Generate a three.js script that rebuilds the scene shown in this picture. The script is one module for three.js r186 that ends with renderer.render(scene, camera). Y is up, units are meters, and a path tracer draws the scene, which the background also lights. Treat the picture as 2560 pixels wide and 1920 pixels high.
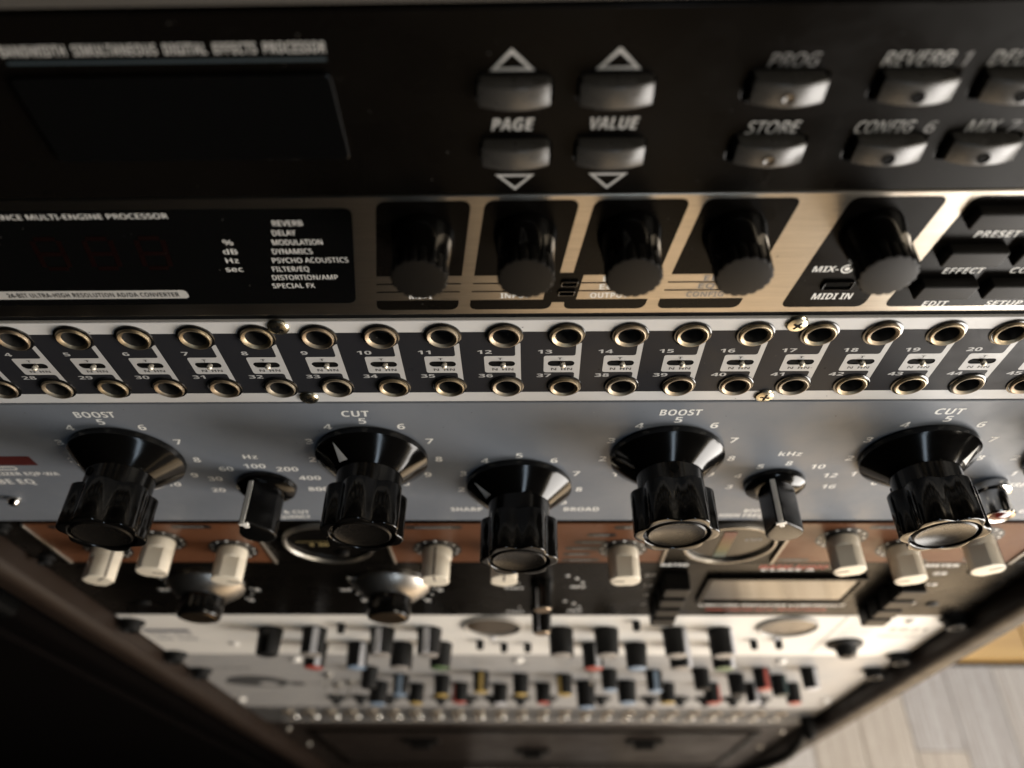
import * as THREE from 'three';
import { RoundedBoxGeometry } from 'three/addons/geometries/RoundedBoxGeometry.js';
import { mergeGeometries, toCreasedNormals, mergeVertices } from 'three/addons/utils/BufferGeometryUtils.js';
import { FontLoader } from 'three/addons/loaders/FontLoader.js';
import { RectAreaLightUniformsLib } from 'three/addons/lights/RectAreaLightUniformsLib.js';

// ---------- camera, light, exposure ----------
const MM = 0.001;
const scene = new THREE.Scene();
scene.background = new THREE.Color(0x000000);
const camera = new THREE.PerspectiveCamera(54.03, 4 / 3, 0.004, 30);
{
  const pitch = 0.96352, yaw = -0.038586, roll = -0.036514;
  const F = new THREE.Vector3(Math.sin(yaw) * Math.cos(pitch), -Math.sin(pitch), -Math.cos(yaw) * Math.cos(pitch));
  const R = new THREE.Vector3(Math.cos(yaw), 0, Math.sin(yaw));
  const up = new THREE.Vector3().crossVectors(R, F);
  const up2 = R.clone().multiplyScalar(-Math.sin(roll)).add(up.multiplyScalar(Math.cos(roll)));
  camera.position.set(-2.09, 74.55, 136.3).multiplyScalar(MM);
  camera.up.copy(up2);
  camera.lookAt(camera.position.clone().add(F));
  camera.focus = 0.231;
  camera.userData.fStop = 6.9;
}
const renderer = new THREE.WebGLRenderer({ antialias: true });
renderer.toneMapping = THREE.LinearToneMapping;
renderer.toneMappingExposure = 1.0;
renderer.shadowMap.enabled = true;
RectAreaLightUniformsLib.init();

const SPOT = { at: [1.0, 0.9, -1.6], to: [0.54, -0.95, 0.86], power: 200, angle: 0.2, color: [1.0, 0.8, 0.52] };
const LAMPS = [ // name, centre, look at, width, height, intensity, colour, label
  ['window', [0.68, -0.5, 0.38], [0.08, -0.35, 0], 0.46, 0.5, 10.4, [1.0, 0.945, 0.88], 'low wide bright window pane in a grey frame just above the floor, added as the main light'],  // invented pane that carries the added main light
  ['window', [1.55, 0.55, -0.75], [0.5, -0.9, -0.1], 0.7, 0.9, 5.5, [0.93, 0.96, 1.0], 'tall bright window pane in a grey frame added to light the floor boards'],  // unseen pane, added to brighten the boards at right
  ['window', [0.22, 0.24, 1.2], [0.05, -0.2, 0], 0.1, 0.6, 5.0, [0.72, 0.86, 1.0], 'narrow bluish window pane in a grey frame facing the rack'],
  ['window', [0.8, 0.3, 0.44], [0.1, -0.2, 0], 0.24, 0.45, 9.0, [1.0, 0.9, 0.74], 'narrow warm yellow window pane in a grey frame facing the rack, standing in for a warm lamp at right'],  // warm upper source at right; its framed pane is made up
];

// ---------- helpers ----------
let seed = 7;
const rnd = () => { seed = (seed * 1664525 + 1013904223) >>> 0; return seed / 4294967296; };
const font = await new FontLoader().loadAsync('fonts/droid/droid_sans_bold.typeface.json');
const fontR = await new FontLoader().loadAsync('fonts/droid/droid_sans_regular.typeface.json');
const S = (g) => g.scale(MM, MM, MM);
const taken = {};
const numbered = (n) => { taken[n] = (taken[n] ?? -1) + 1; return taken[n] ? n + '_' + String(taken[n]).padStart(3, '0') : n; };
function tag(o, label, category, kind, group) { if (label) o.userData.label = label; if (category) o.userData.category = category; if (kind) o.userData.kind = kind; if (group) o.userData.group = group; return o; }
function thing(name, label, category, x, y, z) { const g = new THREE.Group(); g.name = numbered(name); g.position.set(x * MM, y * MM, z * MM); scene.add(g); return tag(g, label, category); }
function unit(name, label, yB) { const g = thing(name, label, 'rack unit', 0, yB, 0); g.y0 = yB; return g; }
// geometry given in millimetres of the rack, child of a unit
function add(u, name, geo, m) { const o = new THREE.Mesh(S(geo.translate(0, -u.y0, 0)), m); o.name = name; u.add(o); return o; }
function sub(p, name, geoM, m) { const o = new THREE.Mesh(geoM, m); o.name = name; p.add(o); return o; }
function put(u, proto, x, y, z = 0, turn = 0) { const o = proto.clone(); o.position.set(x * MM, (y - u.y0) * MM, z * MM); o.rotation.z = -turn * Math.PI / 180; u.add(o); return o; }
const mesh = (name, geo, m) => { const o = new THREE.Mesh(geo, m); o.name = name; return o; };
const box = (x0, y0, z0, x1, y1, z1, r = 0.4, s = 2) => new RoundedBoxGeometry(x1 - x0, y1 - y0, z1 - z0, s, Math.min(r, (x1 - x0) / 2.1, (y1 - y0) / 2.1, (z1 - z0) / 2.1)).translate((x0 + x1) / 2, (y0 + y1) / 2, (z0 + z1) / 2);
function rr(x0, y0, x1, y1, r, s = new THREE.Shape()) {
  s.moveTo(x0 + r, y0); s.lineTo(x1 - r, y0); s.absarc(x1 - r, y0 + r, r, -Math.PI / 2, 0); s.lineTo(x1, y1 - r); s.absarc(x1 - r, y1 - r, r, 0, Math.PI / 2);
  s.lineTo(x0 + r, y1); s.absarc(x0 + r, y1 - r, r, Math.PI / 2, Math.PI); s.lineTo(x0, y0 + r); s.absarc(x0 + r, y0 + r, r, Math.PI, Math.PI * 1.5); return s;
}
const circleHole = (x, y, r) => { const h = new THREE.Path(); h.absarc(x, y, r, 0, Math.PI * 2); return h; };
const flat = (s, z, seg = 12) => new THREE.ShapeGeometry(s, seg).translate(0, 0, z);
const disc = (x, y, r, z, n = 24) => new THREE.CircleGeometry(r, n).translate(x, y, z);
const quad = (x0, y0, x1, y1, z) => new THREE.PlaneGeometry(x1 - x0, y1 - y0).translate((x0 + x1) / 2, (y0 + y1) / 2, z);
function plate(shape, t, z = 0, bev = 0.35, seg = 16) { return new THREE.ExtrudeGeometry(shape, { depth: t - 2 * bev, bevelThickness: bev, bevelSize: bev, bevelOffset: -bev, bevelSegments: 2, curveSegments: seg }).translate(0, 0, z - t + bev); }
const lathe = (pts, n = 48) => toCreasedNormals(new THREE.LatheGeometry(pts.map(([r, z]) => new THREE.Vector2(r, z)), n), 0.5).rotateX(Math.PI / 2);
function shear(g, k, y0) { const p = g.attributes.position; for (let i = 0; i < p.count; i++) p.setX(i, p.getX(i) + k * (p.getY(i) - y0)); return g; }
const merge = (list) => mergeGeometries(list.map((g) => { const n = g.index ? g.toNonIndexed() : g; for (const k of Object.keys(n.attributes)) if (!['position', 'normal', 'uv'].includes(k)) n.deleteAttribute(k); return n; }));
// flat print: text fitted to a cap height, and to a width when one is given
const glyphs = {}, capOf = (f) => { const g = new THREE.ShapeGeometry(f.generateShapes('H', 10), 2); g.computeBoundingBox(); return g.boundingBox.max.y; }, CAP = new Map([[font, capOf(font)], [fontR, capOf(fontR)]]);
function T(str, x, y, h, { w, al = 'c', sk = 0, sx = 1.15, f = font, rot = 0, z = 0.08 } = {}) {
  const key = str + (f === font);
  glyphs[key] ??= new THREE.ShapeGeometry(f.generateShapes(str, 10), 3);
  const g = glyphs[key].clone(); g.computeBoundingBox();
  const bx0 = g.boundingBox.min.x, span = g.boundingBox.max.x - bx0, cap = CAP.get(f), s = h / cap, k = w ? w / span : s * sx, W = span * k;
  g.translate(-bx0, -cap / 2, 0).scale(k, s, 1);
  if (sk) shear(g, sk, 0);
  g.translate(al === 'c' ? -W / 2 : al === 'r' ? -W : 0, 0, 0);
  if (rot) g.rotateZ(rot);
  return g.translate(x, y, z);
}
// ---------- textures ----------
function noiseTex(w, h, fn, srgb = false) {
  const d = new Uint8Array(w * h * 4);
  for (let j = 0; j < h; j++) for (let i = 0; i < w; i++) { const c = fn(i, j), o = (j * w + i) * 4; const a = Array.isArray(c) ? c : [c, c, c]; for (let k = 0; k < 3; k++) d[o + k] = Math.max(0, Math.min(255, a[k] * 255)); d[o + 3] = 255; }
  const t = new THREE.DataTexture(d, w, h); t.wrapS = t.wrapT = THREE.RepeatWrapping; t.magFilter = THREE.LinearFilter; t.minFilter = THREE.LinearMipmapLinearFilter; t.generateMipmaps = true;
  if (srgb) t.colorSpace = THREE.SRGBColorSpace; t.needsUpdate = true; return t;
}
function streaks(w, h, len, seedIn) { // values 0..1 drawn out along x
  let s = seedIn; const r = () => { s = (s * 1664525 + 1013904223) >>> 0; return s / 4294967296; };
  const a = new Float32Array(w * h);
  for (let j = 0; j < h; j++) { let v = r(), row = r() * 0.5; let next = r(), left = 0, span = 1; for (let i = 0; i < w; i++) { if (left <= 0) { v = next; next = r(); span = left = Math.ceil(len * (0.3 + r())); } const t = 1 - left / span; a[j * w + i] = (v * (1 - t) + next * t) * 0.6 + row * 0.8; left--; } }
  return a;
}
const br = streaks(512, 512, 60, 11);
const br2 = streaks(512, 128, 34, 77), br3 = streaks(256, 32, 90, 5);
const brushed = noiseTex(512, 512, (i, j) => br[j * 512 + i]);
const brushedCol = noiseTex(512, 512, (i, j) => 0.7 + 0.1 * br[j * 512 + i] + 0.17 * br2[(j >> 2) * 512 + i] + 0.1 * br3[(j >> 4) * 256 + (i >> 1)]);
function rep(t, pxmm, pymm) { const c = t.clone(); c.repeat.set(1 / pxmm, 1 / pymm); c.needsUpdate = true; return c; }
const speck = (() => { // even fine grain with sparse dust grains
  const a = new Float32Array(512 * 512); for (let i = 0; i < a.length; i++) a[i] = rnd(); return a;
})();
const grain = noiseTex(512, 512, (i, j) => 0.5 * speck[j * 512 + i] + 0.25 * (speck[(j >> 1) * 512 + (i >> 1)] + speck[(j >> 2) * 512 + (i >> 2)]));
const blotch = (() => { // smudges and wipe marks: soft patches broken by fine scratches
  const n = 256, a = new Float32Array(n * n), g = []; for (let i = 0; i < 4; i++) { const m = 4 << i, q = []; for (let k = 0; k < m * m; k++) q.push(rnd()); g.push([m, q]); }
  for (let j = 0; j < n; j++) for (let i = 0; i < n; i++) { let v = 0; g.forEach(([m, q], o) => { const x = i / n * m, y = j / n * m, x0 = Math.floor(x), y0 = Math.floor(y), u = x - x0, w = y - y0, su = u * u * (3 - 2 * u), sw = w * w * (3 - 2 * w), at = (b, c) => q[(c % m) * m + b % m]; v += ((at(x0, y0) * (1 - su) + at(x0 + 1, y0) * su) * (1 - sw) + (at(x0, y0 + 1) * (1 - su) + at(x0 + 1, y0 + 1) * su) * sw) / (1.6 + o * 0.9); }); a[j * n + i] = v; }
  for (let k = 0; k < 90; k++) { let x = rnd() * n, y = rnd() * n; const t = rnd() * 6.28, L = 8 + rnd() * 40, c = 0.25 + rnd() * 0.3; for (let i = 0; i < L; i++) { x += Math.cos(t); y += Math.sin(t + i * 0.004); a[((y | 0) & 255) * n + ((x | 0) & 255)] += c; } }
  return a;
})();
const smudge = noiseTex(256, 256, (i, j) => 0.42 + 0.4 * blotch[j * 256 + i]);
// ---------- materials ----------
const C = (r, g, b) => new THREE.Color().setRGB(r, g ?? r, b ?? r);
const M = (color, roughness = 0.5, o = {}) => new THREE.MeshPhysicalMaterial({ color, roughness, ...o });
const gr = (p) => ({ bumpMap: rep(grain, p, p), bumpScale: 0.0000015, roughnessMap: rep(smudge, p * 2.3, p * 1.9) });
const mat = {
  blackPaint: M(C(0.0034, 0.0028, 0.0023), 0.4, { specularIntensity: 0.14, ...gr(40) }), blackPrint: M(C(0.008), 0.45), blackGloss: M(C(0.006), 0.12, { clearcoat: 0.4, clearcoatRoughness: 0.08 }),
  glass: M(C(0.003), 0.06), knob: M(C(0.0032, 0.003, 0.0028), 0.17, { specularIntensity: 0.7, roughnessMap: rep(smudge, 0.7, 0.7) }), knobSatin: M(C(0.006, 0.0054, 0.0048), 0.42, { specularIntensity: 0.25 }), rubber: M(C(0.008), 0.55, { specularIntensity: 0.4 }),
  button: M(C(0.05, 0.047, 0.043), 0.4, { roughnessMap: rep(smudge, 18, 12) }), darkButton: M(C(0.012, 0.011, 0.01), 0.5, { specularIntensity: 0.3 }), slot: M(C(0.003), 0.8, { specularIntensity: 0.2 }),
  silver: M(C(0.58, 0.52, 0.44), 0.37, { metalness: 1, anisotropy: 0.7, anisotropyRotation: Math.PI / 2, map: rep(brushedCol, 70, 24), bumpMap: rep(brushed, 70, 24), bumpScale: 0.000006 }),
  chrome: M(C(0.7, 0.68, 0.65), 0.12, { metalness: 1 }), steel: M(C(0.33, 0.31, 0.28), 0.42, { metalness: 1 }), brass: M(C(0.35, 0.28, 0.2), 0.46, { metalness: 1, bumpMap: rep(grain, 0.6, 0.6), bumpScale: 0.00001 }),
  screw: M(C(0.6, 0.56, 0.44), 0.25, { metalness: 1 }), barrel: M(C(0.02, 0.019, 0.018), 0.35),
  whiteInk: M(C(0.8, 0.79, 0.76), 0.55), softInk: M(C(0.46, 0.45, 0.43), 0.55), dimInk: M(C(0.2, 0.195, 0.19), 0.55), blueInk: M(C(0.025, 0.037, 0.044), 0.55), greyInk: M(C(0.22, 0.21, 0.2), 0.5), blackInk: M(C(0.01), 0.5), redInk: M(C(0.34, 0.05, 0.035), 0.5), badgeRed: M(C(0.07, 0.01, 0.009), 0.5), goldInk: M(C(0.36, 0.28, 0.12), 0.5),
  patchWhite: M(C(0.58, 0.575, 0.57), 0.6, gr(30)), patchBand: M(C(0.02, 0.0205, 0.024), 0.5, { specularIntensity: 0.14, ...gr(30) }),
  eqPanel: M(C(0.165, 0.18, 0.205), 0.6, { specularIntensity: 0.6, ...gr(30) }),
  copper: M(C(0.112, 0.046, 0.023), 0.5, { specularIntensity: 0.25, ...gr(40) }), cream: M(C(0.72, 0.65, 0.53), 0.45, { roughnessMap: rep(smudge, 0.6, 0.6) }), creamLine: M(C(0.12, 0.1, 0.085), 0.5),
  whitePanel: M(C(0.72, 0.69, 0.64), 0.65, gr(40)), greyPanel: M(C(0.33, 0.32, 0.31), 0.6, gr(40)), greyUnit: M(C(0.075, 0.068, 0.06), 0.5),
  skirt: M(C(0.5, 0.47, 0.43), 0.34, { metalness: 1 }), tanCap: M(C(0.34, 0.26, 0.18), 0.3, { metalness: 1 }),
  red: M(C(0.33, 0.06, 0.045), 0.4), blue: M(C(0.2, 0.27, 0.36), 0.4), green: M(C(0.08, 0.13, 0.06), 0.4), yellow: M(C(0.36, 0.25, 0.07), 0.4), grey: M(C(0.25, 0.23, 0.21), 0.4), paleGrey: M(C(0.45, 0.45, 0.47), 0.4), teal: M(C(0.012, 0.03, 0.03), 0.4),
  knobDark: M(C(0.003), 0.22, { specularIntensity: 0.3 }), knobEnd: M(C(0.008, 0.007, 0.006), 0.34, { specularIntensity: 0.36, roughnessMap: rep(smudge, 0.8, 0.8) }), ledClear: M(C(0.05, 0.035, 0.02), 0.25),
  jewel: M(C(0.12, 0.008, 0.006), 0.12), sideBoard: M(C(0.017, 0.011, 0.008), 0.6, { specularIntensity: 0.4, ...gr(60) }), innerBoard: M(C(0.006, 0.005, 0.0045), 0.6, { specularIntensity: 0.3 }), chassis: M(C(0.02), 0.6),
};

// ---------- floor ----------
const FY = -950;
const floor = tag(mesh('floor', new RoundedBoxGeometry(4.4, 0.02, 4.4, 1, 0.002), M(C(0.05, 0.045, 0.04), 0.8)), null, null, 'structure');
floor.position.set(0.3, FY * MM - 0.024, 0.9); scene.add(floor);
function woodTex(k, base, dark, contrast) {
  const W = 96, H = 512, a = streaks(H, W, 160, 31 + k * 17), b = streaks(H, W, 24, 91 + k * 13);
  return noiseTex(W, H, (i, j) => { const v = Math.min(1, Math.max(0, (a[i * H + j] * 0.75 + b[i * H + j] * 0.35 - 0.28) * contrast)); return base.map((c, n) => c * (1 - v) + dark[n] * v); }, true);
}
const plankMats = [];
const tones = [[0.78, 0.755, 0.73], [0.72, 0.70, 0.685], [0.82, 0.79, 0.755], [0.71, 0.68, 0.65], [0.76, 0.72, 0.67]];
for (let k = 0; k < 5; k++) plankMats.push(M(C(1), 0.5, { map: woodTex(k, tones[k], tones[k].map((c, n) => c * [0.66, 0.62, 0.58][n]), 1.4) }));
const oakMats = [0, 1].map((k) => M(C(1), 0.45, { map: woodTex(9 + k, [0.8, 0.64, 0.36], [0.6, 0.44, 0.22], 1.0) }));
const PW = 62, PL = 420;
const plankGeo = S(new RoundedBoxGeometry(PW - 0.7, 14, PL - 0.7, 1, 0.8));
for (let i = 12; i < 36; i++) {
  const off = rnd() * PL;
  for (let j = -1; j < 5; j++) {
    let z0 = -126 + j * PL + off - (j < 0 ? 0 : 0), z1 = z0 + PL;
    z0 = Math.max(z0, -126); if (z1 - z0 < 20 || z0 > 1750) continue;
    const o = mesh('plank', plankGeo, plankMats[Math.floor(rnd() * 5)]); o.name = 'plank';
    o.scale.z = (z1 - z0) / PL; o.position.set((-800 + i * PW) * MM, -0.0 + 0.024 - 0.007 - (rnd() * 0.0004), 0);
    o.position.x -= floor.position.x; o.position.z = (z0 + z1) / 2 * MM - floor.position.z; floor.add(o);
  }
}
const oakGeo = S(new RoundedBoxGeometry(118, 14, 900, 1, 1.2)).rotateY(Math.PI / 2);
for (let i = 0; i < 4; i++) for (let j = 0; j < 2; j++) { const o = mesh('oak_board', oakGeo, oakMats[(i + j) % 2]); o.position.set(-0.3 + (j * 902 + (i % 2) * 300) * MM + 0.5 - floor.position.x, 0.019, (-192 - i * 119.5) * MM - floor.position.z); floor.add(o); }

{ // dark rug out of view, put in so the left panels mirror darkness
  const g = thing('added_rug', 'dark brown rug laid out of view before the rack to darken its left reflections', 'added_rug', -780, FY, 700);
  sub(g, 'pile', S(box(-860, -6, -690, 690, 9, 1300, 4, 2)), M(C(0.008, 0.007, 0.006), 0.95, { specularIntensity: 0.1 }));
  sub(g, 'hem', S(box(690.5, -6, -690, 706, 7, 1300, 3, 2)), M(C(0.02, 0.012, 0.008), 0.95));
}
// ---------- rack frame ----------
const rack = thing('equipment_rack', 'dark brown wooden rack frame with rounded side boards holding the audio units', 'rack', 0, FY, 0); rack.y0 = FY;
for (const s of [-1, 1]) {
  const sh = rr(0, -420, 17, 12.5, 6);
  const g = new THREE.ExtrudeGeometry(sh, { depth: 1080, bevelEnabled: false, curveSegments: 8 });
  g.rotateX(Math.PI / 2).translate(0, 1080, 0); // shape y becomes z
  const q = toCreasedNormals(g, 0.6); if (s < 0) q.translate(-17, 0, 0);
  add(rack, 'side_board', q.translate(s * 243.2, FY + 10, 0), mat.sideBoard);
  const rail = add(rack, 'mounting_rail', box(s > 0 ? 226 : -241.5, FY + 12, -18, s > 0 ? 241.5 : -226, 125, -4.2, 0.5), mat.innerBoard);
}
add(rack, 'base_board', box(-242.5, FY + 12, -415, 242.5, FY + 30, 2, 2), mat.sideBoard);
add(rack, 'back_board', box(-242.5, FY + 31, -419, 242.5, 125, -410, 1), mat.innerBoard);

// ---------- shared small parts ----------
function crossScrew(r, m, head = 1.1) {
  const body = mesh('screw', S(lathe([[0, head], [r * 0.55, head], [r * 0.86, head * 0.72], [r, head * 0.25], [r, -0.2]], 32)), m);
  sub(body, 'cross_recess', S(merge([box(-r * 0.5, -r * 0.12, head - 0.2, r * 0.5, r * 0.12, head + 0.03, 0.02, 1), box(-r * 0.12, -r * 0.5, head - 0.2, r * 0.12, r * 0.5, head + 0.05, 0.02, 1)])), mat.slot);
  return body;
}
const bolt = mesh('rack_bolt', S(lathe([[0, 4.5], [2.6, 4.5], [2.8, 6], [5, 6], [5.6, 5.3], [5.6, 1.2], [7.2, 1.1], [7.4, 0]], 32)), mat.rubber);
const chassis = (u, yT, yB, depth = 240) => add(u, 'chassis', box(-215, yB + 0.6, -depth, 215, yT - 0.6, -3.4, 1), mat.chassis);
const seven = (x, y, w, h, sk) => { // seven-segment figure outline bars
  const t = w * 0.17, g = [];
  for (const [a, b, c, d] of [[t, h - t, w - t, h], [t, h / 2 - t / 2, w - t, h / 2 + t / 2], [t, 0, w - t, t], [0, h / 2 + 0.1, t, h - t], [w - t, h / 2 + 0.1, w, h - t], [0, t, t, h / 2 - 0.1], [w - t, t, w, h / 2 - 0.1]]) g.push(quad(x + a, y + b, x + c, y + d, 0.1));
  return g.map((q) => shear(q, sk, y));
};

// ---------- grey unit above ----------
{
  const u = unit('rack_unit', 'plain grey front panel edge above the black effects processor', 1.2);
  add(u, 'front_panel', plate(rr(-241.3, 1.2, 241.3, 44.9, 1.5), 3.2), mat.greyUnit); chassis(u, 44.9, 1.2);
}
// ---------- black digital effects processor ----------
{
  const yT = 0.2, yB = -44.2;
  const u = unit('effects_processor', 'black effects processor with grey push buttons labelled PAGE, VALUE and STORE', yB);
  const s = rr(-241.3, yB, 241.3, yT, 1.2);
  const cols = [-4.7, 15.9, 50.2, 75.7, 95.9, 116.1], rows = [-16.9, -32];
  const bw = 14.5, bh = 5.4;
  for (const x of cols) for (const y of rows) { const big = x > 30; s.holes.push(rr(x - bw / 2 - (big ? 1.4 : 0.4), y - bh / 2 - (big ? 0.6 : 0.3), x + bw / 2 + (big ? 0.6 : 0.4), y + bh / 2 + (big ? 0.75 : 0.3), 1.2, new THREE.Path())); }
  add(u, 'front_panel', plate(s, 3), mat.blackPaint); chassis(u, yT, yB);
  const bs = new THREE.Shape(); bs.moveTo(-bw / 2, -3); bs.lineTo(bw / 2, -3); bs.lineTo(bw / 2, 2.9); bs.quadraticCurveTo(0, 6.1, -bw / 2, 2.9); bs.closePath();
  const bg = toCreasedNormals(new THREE.ExtrudeGeometry(bs, { depth: bh - 1, bevelThickness: 0.5, bevelSize: 0.5, bevelOffset: -0.5, bevelSegments: 3, curveSegments: 16 }).rotateX(Math.PI / 2).translate(0, bh / 2 - 0.5, 0), 0.7);
  const btn = mesh('push_button', S(bg), mat.button);
  const led = S(lathe([[0, -0.1], [0.9, -0.05], [1.25, 0.12], [1.35, 0], [1.35, -0.6]], 20));
  for (const x of cols) for (const y of rows) {
    const b = put(u, btn, x, y, -0.7 - 0.2 * rnd(), (rnd() - 0.5) * 1.2);
    if (x > 30) { const l = sub(b, 'led_lens', led, x < 60 ? mat.ledClear : mat.slot); l.position.set(-0.2 * MM, -0.6 * MM, 4.66 * MM); }
  }
  const w = [], d = [];
  const tri = (x, y0, y1) => { const o = new THREE.Shape(), dir = Math.sign(y1 - y0); o.moveTo(x - 4.5, y0); o.lineTo(x + 4.5, y0); o.lineTo(x, y1); o.closePath(); const h = new THREE.Path(); h.moveTo(x - 3.05, y0 + 0.65 * dir); h.lineTo(x, y1 - 1.05 * dir); h.lineTo(x + 3.05, y0 + 0.65 * dir); h.closePath(); o.holes.push(h); return flat(o, 0.08); };
  w.push(tri(-5, -12.7, -8), tri(16, -12.7, -8), tri(-5, -38.4, -43), tri(16.1, -38.3, -42.9));
  const it = { sk: 0.2 };
  w.push(T('PAGE', -5.2, -25.2, 3.0, { w: 8.6, ...it }), T('VALUE', 16.1, -25.2, 3.0, { w: 10.2, ...it }));
  const R = { sk: 0.22, f: fontR };
  w.push(T('STORE', 50, -26.7, 3.0, { w: 10.8, ...R }), T('REVERB', 74.2, -11.3, 3.0, { w: 13.2, ...R }), T('CONFIG', 73.5, -26.9, 2.9, { w: 12, ...R }), T('DELAY', 93.8, -11.4, 3.0, { w: 11, ...R }), T('MIX', 94.2, -27, 2.8, { w: 6.4, ...R }));
  w.push(T('BANDWIDTH  SIMULTANEOUS  DIGITAL  EFFECTS  PROCESSOR', -41, -7.1, 2.3, { w: 64, al: 'r', sk: 0.1 }));
  add(u, 'printed_lettering', merge(w), mat.softInk);
  d.push(T('PROG', 50.2, -11.2, 2.9, { w: 9.4, ...R }), T('1', 83.3, -11.4, 2.9, R), T('6', 83.2, -27.1, 2.8, R), T('7', 100.4, -27.1, 2.8, R));
  d.forEach((g, i) => add(u, i ? 'printed_number' : 'dim_lettering', g, mat.dimInk));
  add(u, 'blue_rule', quad(-105, -10.05, -41.4, -9.3, 0.06), mat.blueInk);
  const win = add(u, 'display_window', plate(rr(-106, -33, -41.2, -12.4, 1), 1.4, 1.1, 0.3), mat.glass);
}
// ---------- silver multi-engine processor ----------
{
  const yT = -44.6, yB = -87.4, K = 0.163, Y = -65;
  const u = unit('multi_engine_processor', 'brushed silver processor with five black knobs and a black display listing effects', yB);
  add(u, 'front_panel', plate(rr(-241.3, yB, 241.3, yT, 0.8), 3), mat.silver); chassis(u, yT, yB);
  const bl = [];
  const par = (x0, x1, y0, y1, rt, rb, z = 0.06) => { // rounded where asked, leaning like the print
    const s = new THREE.Shape();
    s.moveTo(x0 + rb, y0); s.lineTo(x1 - rb, y0); if (rb) s.quadraticCurveTo(x1, y0, x1, y0 + rb); s.lineTo(x1, y1 - rt); if (rt) s.quadraticCurveTo(x1, y1, x1 - rt, y1); s.lineTo(x0 + rt, y1); if (rt) s.quadraticCurveTo(x0, y1, x0, y1 - rt); s.lineTo(x0, y0 + rb); if (rb) s.quadraticCurveTo(x0, y0, x0 + rb, y0);
    return shear(flat(s, z, 8), K, Y);
  };
  const wins = [[-41, -18.4], [-15.2, 7.2], [10.7, 33.1], [36.5, 58.9]];
  for (const [a, b] of wins) { bl.push(par(a, b, -71.7, -46.1, 2.6, 0), par(a, b, -85.3, -81.4, 0, 2.4)); for (const y of [-74.75, -77.9]) bl.push(par(a, b, y - 0.2, y + 0.2, 0, 0)); }
  bl.push(par(70.5, 92.8, -85.2, -46.1, 2.6, 2.4), par(98.6, 176, -85.2, -46.1, 2.6, 2.4), par(4.6, 13.6, -82.4, -70.9, 0, 0, 0.09));
  add(u, 'printed_field', merge(bl), mat.blackPaint);
  const dsp = add(u, 'display_panel', par(-225, -46.7, -82.2, -48, 2.6, 2.4, 0.07), mat.glass);
  const w = [], g = [], k = [];
  const lx = { al: 'l', sx: 1.28, f: fontR };
  [['REVERB', 7.4], ['DELAY', 5.8], ['MODULATION', 12.6], ['DYNAMICS', 10.2], ['PSYCHO ACOUSTICS', 19.6], ['FILTER/EQ', 9.6], ['DISTORTION/AMP', 17.4], ['SPECIAL FX', 11.4]].forEach(([t, tw], i) => w.push(T(t, -64.3 - i * 0.9, -52.5 - i * 3.2, 1.75, { ...lx, w: tw, z: 0.14 })));
  [['%', -77.3], ['dB', -77.8], ['Hz', -78.3], ['sec', -78.8]].forEach(([t, x], i) => w.push(T(t, x, -58.8 - i * 3.2, 1.75, { sx: 1.35, z: 0.14, f: fontR })));
  w.push(T('HIGH PERFORMANCE MULTI-ENGINE PROCESSOR', -89, -49.8, 1.6, { al: 'r', w: 62, z: 0.14, f: fontR }));
  w.push(T('MIDI', -31.4, -79.6, 2.1, { w: 6.2 }), T('INPUT', -5.7, -79.6, 2.1, { w: 7.8 }), T('OUTPUT', 19.8, -79.7, 2.1, { w: 10.2 }), T('EQ', 19, -76.3, 2.1), T('ED', 19.6, -73.2, 2.1));
  w.push(T('MIX-', 75, -70.2, 2.1, { w: 6.6, sk: 0.1 }), T('MIDI IN', 80, -80.8, 2.4, { w: 10.6, sk: 0.1 }));
  w.push(new THREE.RingGeometry(1.15, 1.6, 28).translate(80.4, -70.2, 0.12), disc(80.4, -70.2, 0.7, 0.12), T('PRESET', 112.9, -58.3, 2.1, { w: 10.8, sk: 0.16 }), T('EFFECT', 110.6, -71.2, 2.1, { w: 10.2, sk: 0.16 }), T('EDIT', 108.9, -84.1, 2.0, { w: 6.6, sk: 0.16 }), T('SETUP', 127.4, -84.1, 2.0, { w: 9.6, sk: 0.16 }), T('COMPARE', 122.6, -71.2, 2.1, { al: 'l', sx: 1.2, sk: 0.16 }), T('STORE', 130.5, -58.3, 2.1, { sx: 1.2, sk: 0.16 }));
  add(u, 'printed_lettering', merge(w), mat.whiteInk);
  g.push(T('EDIT', 48, -73.2, 2.0, { sx: 1.3 }), T('EQ', 45.4, -76.3, 2.0, { sx: 1.3 }), T('CONFIG', 45.6, -79.6, 2.0, { w: 10 }));
  add(u, 'grey_lettering', merge(g), mat.greyInk);
  const pill = new THREE.Shape(); rr(-150, -79.6, -94.6, -76.3, 1.2, pill);
  add(u, 'title_strip', flat(pill, 0.16), M(C(0.45, 0.44, 0.42), 0.5));
  add(u, 'title_lettering', T('24-BIT ULTRA-HIGH RESOLUTION AD/DA CONVERTER', -97, -78, 1.7, { al: 'r', w: 47.5, z: 0.22 }), mat.blackInk);
  const digitInk = M(C(0.005, 0.0012, 0.001), 0.3);
  [-102.5, -115.8, -129].forEach((x) => add(u, 'display_digit', merge(seven(x, -68.4, 8, 12, K)).translate(0, 0, 0.05), digitInk));
  // knobs
  const prof = []; const kz = 14.4;
  const kb = mesh('rotary_knob', S(lathe([[0, kz - 0.6], [6.2, kz - 0.6], [6.5, kz - 1.2], [6.62, kz - 2.4], [6.9, 8], [7.5, 3], [7.9, 1], [7.9, 0.1]], 48)), mat.knob);
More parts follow.
